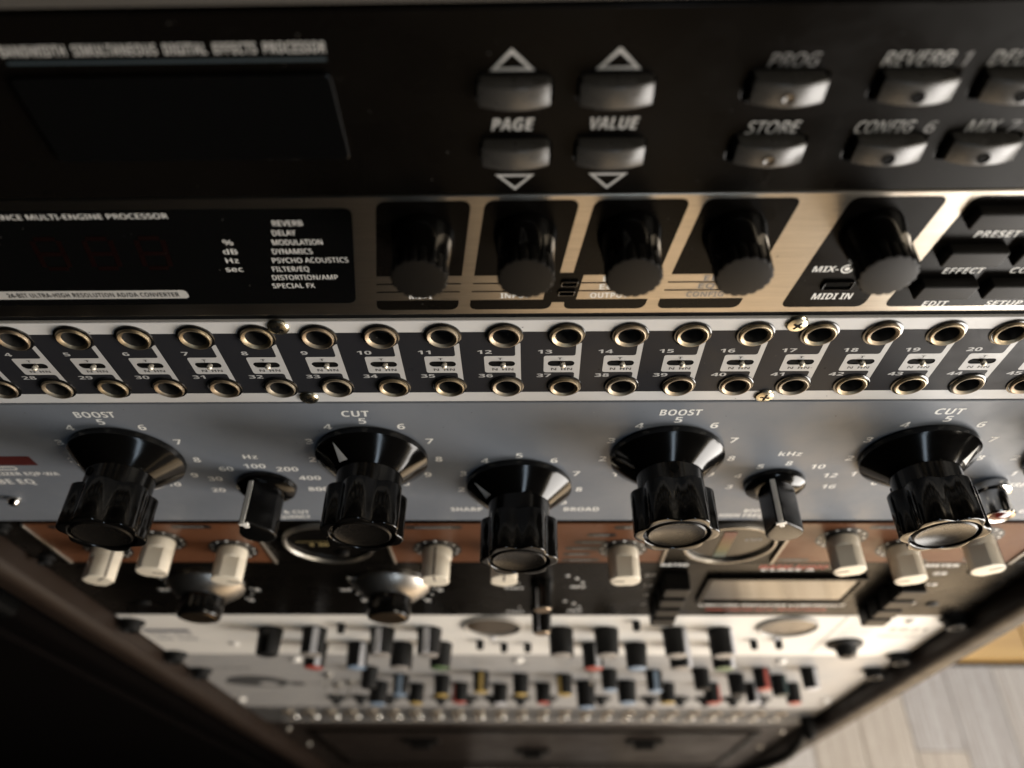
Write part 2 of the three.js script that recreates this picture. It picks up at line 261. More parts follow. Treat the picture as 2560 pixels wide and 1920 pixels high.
  { const n = 120, sh = new THREE.Shape(); for (let i = 0; i < n; i++) { const a = i / n * Math.PI * 2, f = Math.cos(a * 18); const r = 6.85 - 0.42 * Math.max(0, f) ** 1.5; i ? sh.lineTo(r * Math.cos(a), r * Math.sin(a)) : sh.moveTo(r * Math.cos(a), r * Math.sin(a)); } sh.closePath();
    const ring = toCreasedNormals(new THREE.ExtrudeGeometry(sh, { depth: 4.2, bevelThickness: 0.35, bevelSize: 0.35, bevelOffset: -0.35, bevelSegments: 2 }).translate(0, 0, kz - 4.55), 0.5);
    sub(kb, 'fluted_tip', S(ring), mat.knobSatin); }
  sub(kb, 'pointer_groove', S(box(-0.35, 6.4, 6, 0.35, 7.15, kz - 1, 0.1, 1)), mat.slot);
  for (const [x, a] of [[-28, 34], [-2.6, 36], [22.9, 30], [48.7, 48], [82.2, 58]]) put(u, kb, x, -57.6, 0, a);
  // buttons
  const kbtn = mesh('push_button', S(shear(toCreasedNormals(new THREE.ExtrudeGeometry(rr(-7.4, -2.6, 7.4, 2.6, 0.8), { depth: 2.4, bevelThickness: 0.6, bevelSize: 0.6, bevelOffset: -0.6, bevelSegments: 3 }), 0.6), K, 0)), mat.darkButton);
  for (const [x, y] of [[110.2, -51.6], [128, -51.6], [109.2, -64.2], [127, -64.2], [107.6, -76.6], [125.4, -76.6]]) put(u, kbtn, x, y, 0.2);
  const frame = rr(-4, -1.6, 4, 1.6, 0.5); frame.holes.push(rr(-3.5, -1.1, 3.5, 1.1, 0.3, new THREE.Path()));
  const lw = mesh('led_window', S(shear(plate(frame, 0.8, 0.8, 0.15), K, 0)), mat.knob);
  sub(lw, 'led_lens', S(shear(quad(-3.5, -1.1, 3.5, 1.1, 0.3), K, 0)), mat.glass);
  put(u, lw, 79.8, -76.1); put(u, mesh('led_window', lw.geometry, mat.blackGloss), 8.9, -74.6).scale.set(0.55, 0.6, 1); put(u, mesh('led_window', lw.geometry, mat.blackGloss), 8.2, -78.3).scale.set(0.55, 0.6, 1);
}
// ---------- patch bays ----------
const jackRing = mesh('jack_socket', S(lathe([[5.6, 0.02], [5.5, 0.4], [5.2, 0.55], [4.75, 0.55], [4.75, 0.1]], 40)), mat.blackGloss);
sub(jackRing, 'bushing', S(lathe([[4.75, 0.2], [4.7, 0.9], [4.55, 1.2], [4.3, 1.3], [3.5, 0.85], [3.3, 0.6]], 40)), mat.brass);
sub(jackRing, 'barrel', S(lathe([[3.32, 0.7], [3.2, 0.4], [3.1, -2.4], [2.5, -4.6], [0, -4.8]], 32)), mat.barrel);
const lever = mesh('slide_switch', S(box(-4.9, -1.7, -4.6, 4.2, 1.7, -0.3, 0.1, 1)), mat.slot);
sub(lever, 'lever', S(lathe([[0, 1.5], [0.5, 1.35], [0.85, 0.95], [0.9, 0.5], [0.75, 0], [0.75, -0.6]], 20)), M(C(0.75, 0.7, 0.6), 0.38, { metalness: 0.6 }));
const PITCH = 18.09, brasses = [mat.brass, M(C(0.34, 0.29, 0.22), 0.5, { metalness: 1, bumpMap: rep(grain, 0.5, 0.7), bumpScale: 0.000012 }), M(C(0.38, 0.31, 0.21), 0.42, { metalness: 1, bumpMap: rep(grain, 0.9, 0.4), bumpScale: 0.00001 })];
{
  const yT = -90.1, yB = -131.6;
  const u = unit('patch_bay', 'white and black patch bay with numbered jack sockets and slide switches, below the silver processor', yB);
  const hole = (s, r = 5) => { for (let n = 0; n < 24; n++) { const x = (n - 11.5) * PITCH; s.holes.push(circleHole(x, -96.8, r), circleHole(x, -122.6, r), rr(x - 5.3, -112.05, x + 3.2, -109.4, 1.3, new THREE.Path())); } return s; };
  add(u, 'front_panel', plate(hole(rr(-241.3, yB, 241.3, yT, 0.8)), 2.6, 0, 0.25, 12), mat.patchWhite); chassis(u, yT, yB);
  add(u, 'gap_shade_strip', box(-215, -90, -3, 215, -87.7, -0.9, 0.2, 1), mat.slot);  // black strip in the gap, shade put in as dark colour
  const band = new THREE.Shape(); band.moveTo(-224, -95.3); // its upper edge dips round each socket of the upper row, its lower edge round the lower row
  for (let n = 0; n < 24; n++) { const x = (n - 11.5) * PITCH, a = Math.asin((96.8 - 95.3) / 5.1); band.absarc(x, -96.8, 5.1, Math.PI - a, Math.PI * 2 + a, false); }
  band.lineTo(224, -95.3); band.lineTo(224, -126.2);
  for (let n = 23; n >= 0; n--) { const x = (n - 11.5) * PITCH, a = Math.asin((126.2 - 122.6) / 5.1); band.absarc(x, -122.6, 5.1, -a, Math.PI + a, false); }
  band.lineTo(-224, -126.2); band.closePath();
  for (let n = 0; n < 24; n++) { const x = (n - 11.5) * PITCH; band.holes.push(rr(x - 5.3, -112.05, x + 3.2, -109.4, 1.3, new THREE.Path())); }
  add(u, 'black_band', flat(band, 0.05, 12), mat.patchBand);
  const fl = [], w = [], k = [];
  for (let n = 0; n < 24; n++) {
    const x = (n - 11.5) * PITCH, s = new THREE.Shape(), c = 0.9;
    s.moveTo(x + 4.6, -100.5); s.lineTo(x + 4.6, -119.8); s.lineTo(x + 3, -119.4); s.lineTo(x + 3, -115.3 - c); s.quadraticCurveTo(x + 3, -115.3, x + 3 - c, -115.3); s.lineTo(x - 6.5 + c, -115.3); s.quadraticCurveTo(x - 6.5, -115.3, x - 6.5, -115.3 + c); s.lineTo(x - 6.5, -106.8 - c); s.quadraticCurveTo(x - 6.5, -106.8, x - 6.5 + c, -106.8); s.lineTo(x + 3 - c, -106.8); s.quadraticCurveTo(x + 3, -106.8, x + 3, -106.8 + c); s.lineTo(x + 3, -101.2); s.closePath();
    s.holes.push(rr(x - 5.3, -112.05, x + 3.2 - 0.35, -109.4, 1.3, new THREE.Path()));
    fl.push(flat(s, 0.1, 6));
    w.push(T(String(n + 1), x - 6.2, -104.8, 1.75, { sx: 1.75 }), T(String(n + 25), x - 6.4, -117, 1.75, { sx: 1.75 }));
    k.push(T('T', x - 1.6, -108.2, 1.0, { sx: 1.8, z: 0.14 }), T('N', x - 3.4, -113.6, 1.15, { sx: 1.7, z: 0.14 }), T('HN', x + 0.6, -113.6, 1.15, { sx: 1.6, z: 0.14 }));
    for (const y of [-96.8, -122.6]) { const j = put(u, jackRing, x + (rnd() - 0.5) * 0.25, y + (rnd() - 0.5) * 0.25, 0, rnd() * 360); j.children[0].material = brasses[Math.floor(rnd() * 3)]; j.children[0].rotation.set((rnd() - 0.5) * 0.06, (rnd() - 0.5) * 0.06, 0); } put(u, lever, x - 0.8 + (rnd() - 0.5) * 0.3, -110.8, 0.2);
  }
  add(u, 'channel_marking', merge(fl), M(C(0.47, 0.465, 0.46), 0.6, gr(30)));
  add(u, 'printed_lettering', merge(w), mat.dimWhite ??= M(C(0.42, 0.42, 0.42), 0.5)); add(u, 'black_lettering', merge(k), M(C(0.05), 0.5));
  const sc = crossScrew(3.2, mat.screw);
  for (const [x, y, a] of [[-73.9, -92.3, 20], [73.9, -92.3, 35], [-73.9, -128.7, 50], [73.9, -128.7, 10], [-222, -92.3, 0], [222, -92.3, 70]]) put(u, sc, x, y, 0, a);
}
// ---------- blue-grey equalizer ----------
const flutedKnob = mesh('rotary_knob', S(lathe([[11.9, 9.4], [19.6, 3.4], [20.4, 2.6], [20.5, 0.8], [20.2, 0.3], [19, 0.3]], 72)), mat.knob);
{
  const n = 168, sh = new THREE.Shape();
  for (let i = 0; i < n; i++) { const a = i / n * Math.PI * 2, f = Math.cos(a * 6), r = 13.6 + 1.2 * f - 0.25 * Math.cos(a * 12); i ? sh.lineTo(r * Math.cos(a), r * Math.sin(a)) : sh.moveTo(r * Math.cos(a), r * Math.sin(a)); }
  sh.closePath(); sh.holes.push(circleHole(0, 0, 11.2));
  sub(flutedKnob, 'neck', S(lathe([[11, 17], [11.7, 16], [11.7, 9], [11.8, 8.6]], 48)), mat.knob);
  sub(flutedKnob, 'fluted_grip', S(toCreasedNormals(new THREE.ExtrudeGeometry(sh, { depth: 14.8, bevelThickness: 0.6, bevelSize: 0.6, bevelOffset: -0.6, bevelSegments: 3, curveSegments: 24 }).translate(0, 0, 16.4), 0.5)), mat.knob);
  sub(flutedKnob, 'end_cap', S(lathe([[0, 30.4], [5, 30.6], [8.6, 31.3], [9.5, 31.7], [10.1, 31.3], [10.3, 29.6], [11.4, 29.4]], 48)), mat.knobEnd);
  const pm = new THREE.BufferGeometry(); { // white triangle lying on the cone
    const on = (r, x, e = 0.14) => { const t = (r - 11.9) / (19.6 - 11.9); const rr2 = Math.sqrt(r * r - x * x); return [x, rr2, 9.4 - 6 * t + e]; };
    const A = on(19.2, 0), B = on(13.2, -2.0), Cc = on(13.2, 2.0), D = on(13.2, 0); pm.setAttribute('position', new THREE.Float32BufferAttribute([...A, ...B, ...D, ...A, ...D, ...Cc], 3)); pm.computeVertexNormals(); pm.setAttribute('uv', new THREE.Float32BufferAttribute(new Array(12).fill(0), 2)); }
  sub(flutedKnob, 'pointer', S(pm), M(C(0.75, 0.73, 0.7), 0.45));
  const ss = sub(flutedKnob, 'set_screw_hole', S(new THREE.CylinderGeometry(1.6, 1.6, 0.5, 20)), mat.slot); ss.position.set(0, -11.9 * MM, 12 * MM);
}
const chickenKnob = mesh('selector_knob', S(lathe([[0, 4.4], [6, 4.3], [9.4, 3.6], [11.3, 2.2], [11.7, 1], [11.7, 0.2]], 48)), mat.knob);
{
  const s = new THREE.Shape(); s.moveTo(-1.5, 10.6); s.quadraticCurveTo(0, 11.2, 1.5, 10.6); s.lineTo(6.4, 2); s.quadraticCurveTo(8, -3, 4.4, -6.6); s.quadraticCurveTo(0, -9.4, -4.4, -6.6); s.quadraticCurveTo(-8, -3, -6.4, 2); s.closePath();
  sub(chickenKnob, 'grip', S(toCreasedNormals(new THREE.ExtrudeGeometry(s, { depth: 16, bevelThickness: 1, bevelSize: 1, bevelOffset: -1, bevelSegments: 3, curveSegments: 10 }).translate(0, 0, 4), 0.6)), mat.knobDark);
  const wl = merge([box(-0.95, 9.6, 3.6, 0.95, 11.15, 20.7, 0.25, 1), box(-0.95, 6.4, 20.5, 0.95, 10.6, 21.2, 0.25, 1), box(-1.9, 8.4, 20.5, 1.9, 10.4, 21.15, 0.25, 1)]);
  sub(chickenKnob, 'pointer', S(wl), M(C(0.72, 0.7, 0.66), 0.35));
}
{
  const yT = -132.5, yB = -224.6;
  const u = unit('equalizer', 'blue-grey equalizer with large black skirted knobs marked BOOST and CUT', yB);
  add(u, 'front_panel', plate(rr(-241.3, yB, 241.3, yT, 0.8), 3, 0, 0.4), mat.eqPanel); chassis(u, yT, yB);
  const w = [];
  const scale = (cx, cy, r, from, to, step) => { for (let n = from; n <= to; n++) { const a = (n - 5) * step * Math.PI / 180; w.push(T(String(n), cx + r * Math.sin(a), cy + r * Math.cos(a), 3.5, { sx: 1.15, sk: 0.06 })); } };
  const kx = [-151, -60.3, 47.6, 138, 198], titles = ['BOOST', 'CUT', 'BOOST', 'CUT', 'CUT'], turns = [150, -34, 178, 52, -120];
  kx.forEach((x, i) => { scale(x + 1.2, -167.2, 23.8, 0, 10, 32.5); w.push(T(titles[i], x + (titles[i] === 'CUT' ? -0.4 : 1.2), -138.8, 3.6, { w: titles[i] === 'CUT' ? 9.4 : 13.9, sk: 0.06 })); put(u, flutedKnob, x + 0.6, -167, 0, turns[i]); });
  scale(-5.6, -191.4, 23.6, 0, 10, 33); put(u, flutedKnob, -6, -190.6, 0, -62);
  w.push(T('SHARP', -28.2, -213.2, 3.4, { w: 13.2 }), T('BROAD', 19.6, -213.2, 3.4, { w: 14.6 }));
  const sel = (cx, cy, list, unitName) => { const n = list.length; list.forEach(([t, a, r]) => w.push(T(t, cx + r * Math.sin(a * Math.PI / 180), cy + r * Math.cos(a * Math.PI / 180), 3.3, { sx: 1.15, sk: 0.04 }))); w.push(T(unitName, cx, cy + 21.3, 3, { sx: 1.2, sk: 0.05 })); };
  sel(-105.5, -189.5, [['20', -105, 21.7], ['30', -78, 19.4], ['60', -45, 17], ['100', -2, 14.2], ['200', 44, 16.3], ['400', 76, 18.8], ['800', 104, 20.2]], 'Hz');
  sel(93.1, -188.3, [['3', -106, 17.2], ['4', -74, 15.7], ['5', -36, 14.4], ['8', 6, 14.2], ['10', 48, 17.3], ['12', 77, 20.2], ['16', 102, 22.5]], 'kHz');
  put(u, chickenKnob, -105.7, -191, 0, -12); put(u, chickenKnob, 93.1, -190, 0, -22);
  w.push(T('BOOST & CUT', -97, -215.6, 2.9, { al: 'r', w: 24 }).translate(2, 0, 0), T('FREQUENCY', -95.5, -220.4, 2.9, { al: 'r', w: 19 }), T('BOOST', 92.4, -214.9, 2.9, { w: 10 }), T('HIGH FREQUENCY', 78, -219.4, 3.2, { al: 'l', w: 30, sk: 0.08 }), T('HIGH FREQUENCY', 174.6, -191.8, 3.2, { al: 'l', w: 30, sk: 0.08 }), T('GAIN', 200.6, -215.5, 3, { al: 'l' }));
  w.push(T('EQUALIZER EQP-WA', -184, -181, 2.6, { al: 'r', w: 34 }), T('TUBE EQ', -197.2, -187.4, 4, { al: 'r', w: 22 }));
  add(u, 'printed_lettering', merge(w), mat.whiteInk);
  add(u, 'red_badge', quad(-224, -174.2, -188.4, -167.4, 0.08), mat.badgeRed);
  const pillS = rr(-208, -178, -198, -175.2, 1.3); pillS.holes.push(rr(-207.4, -177.4, -198.6, -175.8, 0.8, new THREE.Path())); add(u, 'badge_outline', flat(pillS, 0.08), mat.whiteInk);
  const pilot = mesh('pilot_lamp', S(lathe([[4, 12.6], [5.2, 12.8], [5.7, 12.2], [5.7, 3.2], [7.4, 3], [7.6, 0.2]], 40)), mat.chrome);
  sub(pilot, 'jewel', S(lathe([[0, 13.6], [2.6, 13.2], [4.2, 12.4], [4.2, 11]], 32)), mat.jewel);
  put(u, pilot, 177, -193.6);
  const stud = mesh('screw', S(lathe([[0, 3], [1.6, 2.6], [2.4, 1.4], [2.6, 0]], 24)), mat.chrome); put(u, stud, -214, -203); put(u, stud, 214, -203);
}
// ---------- copper and black compressor ----------
const creamKnob = mesh('cream_knob', S(lathe([[6.3, 5.6], [6.8, 5], [6.95, 1.4], [6.6, 0.4], [6, 0.3]], 40)), mat.cream);
{
  const s = new THREE.Shape(), R = 6.85, c = 5.95, a0 = Math.acos(c / R);
  s.absarc(0, 0, R, a0, Math.PI - a0); s.absarc(0, 0, R, Math.PI + a0, Math.PI * 2 - a0); s.closePath();
  sub(creamKnob, 'grip', S(toCreasedNormals(new THREE.ExtrudeGeometry(s, { depth: 9, bevelThickness: 0.6, bevelSize: 0.6, bevelOffset: -0.6, bevelSegments: 3, curveSegments: 20 }).translate(0, 0, 5.6), 0.5)), mat.cream);
  sub(creamKnob, 'pointer_line', S(merge([box(-0.45, 6.2, 1.5, 0.45, 7.06, 15, 0.1, 1), box(-0.4, 0.4, 15, 0.4, 6.2, 15.4, 0.1, 1)])), mat.creamLine);
  const h = sub(creamKnob, 'set_screw_hole', S(new THREE.CylinderGeometry(1.05, 1.05, 0.4, 16)), mat.slot); h.position.set(0, -6.72 * MM, 7.8 * MM);
}
{
  const yT = -224.7, yB = -272.2;
  const u = unit('tube_compressor', 'black compressor with copper plates, cream knobs and two round meters', yB);
  add(u, 'front_panel', plate(rr(-241.3, yB, 241.3, yT, 0.8), 3), mat.blackPaint); chassis(u, yT, yB);
  for (const [a, b] of [[-224, -124], [-66.5, 60.5], [112.5, 224]]) { const pl = add(u, 'copper_plate', plate(rr(a, -270.2, b, -226.2, 0.6), 0.9, 0.8, 0.2), mat.copper);
    for (const x of [a, b]) sub(pl, 'trim_strip', S(box(x - 0.7, -270.4, 0.2, x + 0.7, -226.4, 1.7, 0.3, 1).translate(0, -u.y0, 0)), mat.steel); }
  const dots = [], dk = [], tx = [];
  const ks = [[-198.5, -254, 50], [-169.4, -243.6, 105], [-139.6, -254, 112], [-44.6, -254.2, 0], [-13.6, -254.2, 4], [40.8, -254, -95], [136.2, -241.4, -112], [166.8, -252.6, -112], [194.6, -240.6, 48]];
  for (const [x, y, a] of ks) {
    dk.push(disc(x, y, 11.2, 0.95, 40)); put(u, creamKnob, x, y, 0.9, a);
    for (let i = 0; i < 11; i++) { const t = (i - 5) * 29 * Math.PI / 180; dots.push(disc(x + 9.6 * Math.sin(t), y + 9.6 * Math.cos(t), i === 5 ? 0.75 : 0.6, 1.05, 10)); }
  }
  for (const [t, x, y] of [['INPUT', -206, -229], ['OUTPUT', -150, -229], ['THRESHOLD', -44, -229.8], ['ATTACK', -13, -229.8], ['RELEASE', 45, -230], ['LINK', 30, -238], ['RATIO', 26, -246], ['LIMIT', 22, -253], ['GAIN', 20, -260], ['BYPASS', 22, -267], ['SCALE', 152, -230], ['LEVEL', 122, -267], ['ATTACK', 176, -268], ['METER', 208, -266]]) {
    const half = t.length * 1.25 + 1.4; dk.push(flat(rr(x - half, y - 1.7, x + half, y + 1.7, 1.6), 0.93, 4)); tx.push(T(t, x, y, 1.7, { sx: 1.2, z: 1.02 }));
  }
  dk.push(flat(rr(-23, -240, -18, -235, 2.4), 0.94, 6));
  add(u, 'dial_print', merge(dk), mat.blackPrint); add(u, 'scale_dots', merge(dots), mat.whiteInk); add(u, 'printed_lettering', merge(tx), mat.dimInk);
  for (const [x, kind] of [[-93.3, 0], [88, 1]]) {
    const m = add(u, 'meter', lathe([[18.9, 1.2], [19.4, 2.4], [20.3, 2.4], [20.8, 1.4], [20.8, 0]], 64).translate(x, -247, 0.2), mat.steel);
    const pc = (n, g, mt) => sub(m, n, S(g.translate(0, -u.y0, 0)), mt);
    pc('dial_glass', disc(x, -247, 19.2, 0.9, 56), M(C(0.004, 0.0035, 0.003), 0.18, { specularIntensity: 0.22 }));
    if (kind) {
      const cols = [[0.2, 0.02, 0.015], [0.22, 0.05, 0.015], [0.22, 0.08, 0.015], [0.2, 0.1, 0.015], [0.2, 0.13, 0.02], [0.17, 0.14, 0.02], [0.09, 0.13, 0.05], [0.05, 0.13, 0.12]];
      cols.forEach((c, i) => pc('level_segment', box(x - 4.6, -237.6 - i * 3.5, 0.95, x + 1, -234.5 - i * 3.5, 1.25, 0.1, 1), M(C(...c.map((v) => v * 0.45)), 0.4)));
      pc('dial_lettering', T('CUT', x + 10, -243, 2.6, { z: 1 }), mat.dimInk);
    } else {
      pc('dial_lettering', merge([T('3', x - 8.5, -248.6, 2.8, { z: 1 }), T('30', x - 3, -248.6, 2.8, { z: 1 }), T('5', x + 6.4, -248.6, 2.8, { z: 1 }), quad(x - 15, -245.4, x + 15, -245.1, 1)]), mat.goldInk);
      pc('needle_boss', lathe([[0, 3], [2, 2.7], [3, 1.8], [3.2, 1]], 24).translate(x + 4, -258, 0), mat.knobSatin);
    }
  }
  for (const [x, y] of [[-235, -230], [235, -230], [-235, -267], [235, -267]]) put(u, bolt, x, y, 0, 0).scale.setScalar(0.55);
}
// ---------- black limiting amplifier ----------
{
  const yT = -272.6, yB = -352.6;
  const u = unit('limiting_amplifier', 'black limiting amplifier with two silver-skirted knobs and a wide meter', yB);
  const s = rr(-241.3, yB, 241.3, yT, 0.8); s.holes.push(rr(88.5, -325, 163.5, -290, 1, new THREE.Path()));
  add(u, 'front_panel', plate(s, 3), mat.blackPaint); chassis(u, yT, yB);
  const sk = mesh('rotary_knob', S(lathe([[10.4, 7.6], [13, 7], [18.8, 2.2], [19.6, 1.2], [19.6, 0.2]], 64)), mat.skirt);
  sub(sk, 'grip', S(lathe([[9, 17.6], [10.4, 17.2], [10.8, 16.4], [11, 7.2]], 48)), mat.knob); sub(sk, 'end_cap', S(lathe([[0, 17.4], [8.6, 17.8], [9.2, 17.4]], 40)), mat.tanCap);
  put(u, sk, -170, -303); put(u, sk, -73.4, -303);
  const w = [];
  for (const cx of [-170, -73.4]) { ['36', '30', '24', '18', '12', '6', '0'].forEach((t, i) => { const a = (i - 3) * 46 * Math.PI / 180; w.push(T(t, cx - 0.5 + 25 * Math.sin(a), -310 + 23 * Math.cos(a), 3.6)); }); for (let i = 0; i < 13; i++) { const a = (i - 6) * 23 * Math.PI / 180; w.push(disc(cx - 0.5 + 22 * Math.sin(a), -308.5 + 21 * Math.cos(a), 0.7, 0.08, 8)); } }
  const small = mesh('rotary_knob', S(lathe([[0, 14.4], [4.2, 14.4], [5, 13.8], [5.3, 6], [6.2, 1], [6.2, 0.2]], 40)), mat.knob);
  sub(small, 'pointer_line', S(box(-0.4, 4.6, 4, 0.4, 5.5, 14.3, 0.1, 1)), mat.paleGrey); sub(small, 'end_cap', S(lathe([[0, 14.9], [4, 14.7], [4.3, 14.3]], 28)), mat.tanCap);
  put(u, small, 4.2, -299, 0, -30); put(u, small, 4.4, -338, 0, -20);
  for (const [cy, cc] of [[-300, 0], [-338, 1]]) for (const [t, x, y] of [['1', -12, -6], ['3', 13, 4], ['5', 18, 0], ['7', 21, -6], ['OFF', 19, -12], ['FAST', -14, -14]]) w.push(T(t, 4 + x, cy + y + 6, 2.8));
  w.push(T('RATIO', 68, -275.4, 3.4, { w: 13 }), T('20', 58, -289, 3.2), T('12', 58.5, -304, 3.2), T('8', 59.5, -318, 3.2), T('4', 60, -333, 3.2));
  w.push(T('LIMITING AMPLIFIER COMPRESSOR', 130, -333.6, 4.2, { w: 79 }), T('CLASS A', 124, -281.8, 2.6, { w: 26 }), T('METER', 196, -276, 3.2), T('+8', 196, -271.8 - 3.5, 0.1), T('GR', 199.6, -286.4, 3.2), T('+4', 202, -302, 3.2), T('OFF', 201, -331.6, 3.4));
  add(u, 'printed_lettering', merge(w), mat.whiteInk);
  add(u, 'red_lettering', merge([T('WARM AUDIO', 125.6, -278, 4.6, { w: 33, sk: 0.15 }), T('PEAK LIMITER WITH TRANSFORMER', 128.6, -341.4, 3.4, { w: 66 })]), mat.redInk);
  const pb = mesh('push_button', S(box(-6.4, -5.6, 0, 6.4, 5.6, 9.5, 1, 2)), mat.knobSatin);
  for (let i = 0; i < 4; i++) { put(u, pb, 70, -289.5 - i * 15.4); put(u, pb, 184.4, -292 - i * 14.6); }
  const bz = rr(86.5, -326.5, 165.5, -288.5, 1.5); bz.holes.push(rr(89.6, -323.6, 162.4, -291.4, 1, new THREE.Path()));
  const meter = add(u, 'meter', plate(bz, 3, 2.4, 0.5), mat.blackPaint);
  sub(meter, 'meter_face', S(quad(88, -325, 164, -290, -2.6).translate(0, -u.y0, 0)), M(C(0.04, 0.036, 0.03), 0.5));
  sub(meter, 'meter_glass', S(box(89.2, -324, 0.2, 162.8, -291, 1.4, 0.2, 1).translate(0, -u.y0, 0)), mat.glass);
  const sc = crossScrew(3.4, mat.rubber); for (const [x, y] of [[215, -332], [-215, -332], [215, -284], [-215, -284]]) put(u, sc, x, y);
}
// ---------- white dynamics unit ----------
const capped = {};
function cappedKnob(r, len, capMat, lineMat) {
  const key = [r, len, capMat.uuid, lineMat?.uuid].join();
  if (!capped[key]) {
    const k = mesh('rotary_knob', S(lathe([[r * 0.86, len - 0.2], [r * 0.94, len - 0.8], [r, len * 0.35], [r * 1.06, 0.8], [r * 1.06, 0.2]], 32)), mat.rubber);
    sub(k, 'end_cap', S(lathe([[0, len + 0.5], [r * 0.6, len + 0.4], [r * 0.86, len - 0.1], [r * 0.88, len - 0.6]], 28)), capMat);
    if (lineMat) sub(k, 'pointer_line', S(box(-r * 0.26, r * 0.8, 1.2, r * 0.26, r * 1.09, len, 0.1, 1)), lineMat);
    capped[key] = k;
  }
  return capped[key];
}
const tinyButton = mesh('push_button', S(lathe([[0, 5.6], [1.9, 5.4], [2.3, 4.6], [2.4, 0.2]], 20)), mat.rubber);
{
  const yT = -352.9, yB = -434.6;
  const u = unit('channel_strip', 'white unit with two round meters and black knobs with coloured caps', yB);
  add(u, 'front_panel', plate(rr(-241.3, yB, 241.3, yT, 0.8), 3), mat.whitePanel); chassis(u, yT, yB);
  const r1 = [[-157.6, mat.rubber, 0], [-131, mat.grey, 20, 1], [-90.2, mat.grey, -10, 1], [-62, mat.grey, -8, 1], [16.3, mat.grey, 120], [43.4, mat.grey, 150], [83.8, mat.grey, 45, 1], [110.8, mat.grey, 48, 1]];
  for (const [x, c, a, l] of r1) put(u, cappedKnob(7, 15.4, c, l ? mat.paleGrey : mat.knob), x, -379, 0, a);
  const r2 = [[-137, mat.red, 30, 1], [-110.2, mat.blue, 34, 1], [-83, mat.grey, 120], [-58, mat.green, 140], [37.4, mat.red, 20, 1], [64.2, mat.blue, 150], [91.2, mat.grey, 45, 1], [117.4, mat.green, 44, 1]];
  for (const [x, c, a, l] of r2) put(u, cappedKnob(6.7, 15, c, l ? mat.paleGrey : mat.knob), x, -409.5, 0, a);
  for (const [x, y] of [[-113, -369], [-33, -402], [-18.2, -408], [-3.4, -408], [59.4, -363], [135.6, -400], [150.4, -399], [-118, -423]]) put(u, tinyButton, x, y);
  for (const x of [-24, 148.6]) { const m = add(u, 'meter', lathe([[15.4, 1], [16.4, 2], [17.6, 1.4], [17.8, 0.1]], 56).translate(x, -371, 0), M(C(0.3, 0.28, 0.25), 0.4)); sub(m, 'dial_glass', S(disc(x, -371, 15.6, 0.8, 48).translate(0, -u.y0, 0)), M(C(0.05, 0.035, 0.022), 0.12)); put(u, mesh('indicator_lamp', S(lathe([[0, 2], [1.6, 1.6], [2.2, 0.2]], 16)), mat.paleGrey), x - 1, -394); }
  const bk = mesh('rotary_knob', S(lathe([[0, 9], [4.2, 8.8], [5.2, 8], [7, 3], [10.6, 1.6], [11, 0.2]], 40)), mat.rubber); sub(bk, 'pointer_line', S(box(-0.9, 3.2, 7.4, 0.9, 6.4, 9.2, 0.2, 1)), mat.grey); put(u, bk, 193, -405, 0, 20);
  const ln = []; for (let i = 0; i < 5; i++) ln.push(quad(182.2, -357 - i * 7.3 - 0.5, 200.4, -357 - i * 7.3 + 0.5, 0.08)); ln.push(quad(177.3, -425, 178.4, -354, 0.08), T('SR21', 221, -378, 6.5, { w: 22 }), T('COMPRESSOR CHANNEL STRIP', 223, -390.5, 3.4, { w: 30 }));
  add(u, 'printed_lettering', merge(ln), mat.greyInk);
  const lb = []; for (let i = 0; i < 6; i++) lb.push(T(['CHANNEL', 'VOICE', 'STUDIO', 'INPUT 48V', 'LINE', 'PHASE'][i], -237 + (i % 2) * 15, -382 - Math.floor(i / 2) * 9, 5, { al: 'l', w: 12 })); lb.push(flat(rr(-238, -386, -209, -380, 1), 0.06));
  add(u, 'model_lettering', merge(lb), M(C(0.16, 0.16, 0.18), 0.5));
  for (const [x, y] of [[237, -356], [-236, -365], [236, -431], [-236.5, -433]]) put(u, bolt, x, y);
  const dm = mesh('screw', S(lathe([[0, 1.6], [2.4, 1.3], [3.4, 0.2]], 20)), mat.whitePanel); for (const [x, y] of [[216, -361], [206, -415], [-190, -410], [70, -356]]) put(u, dm, x, y);
}
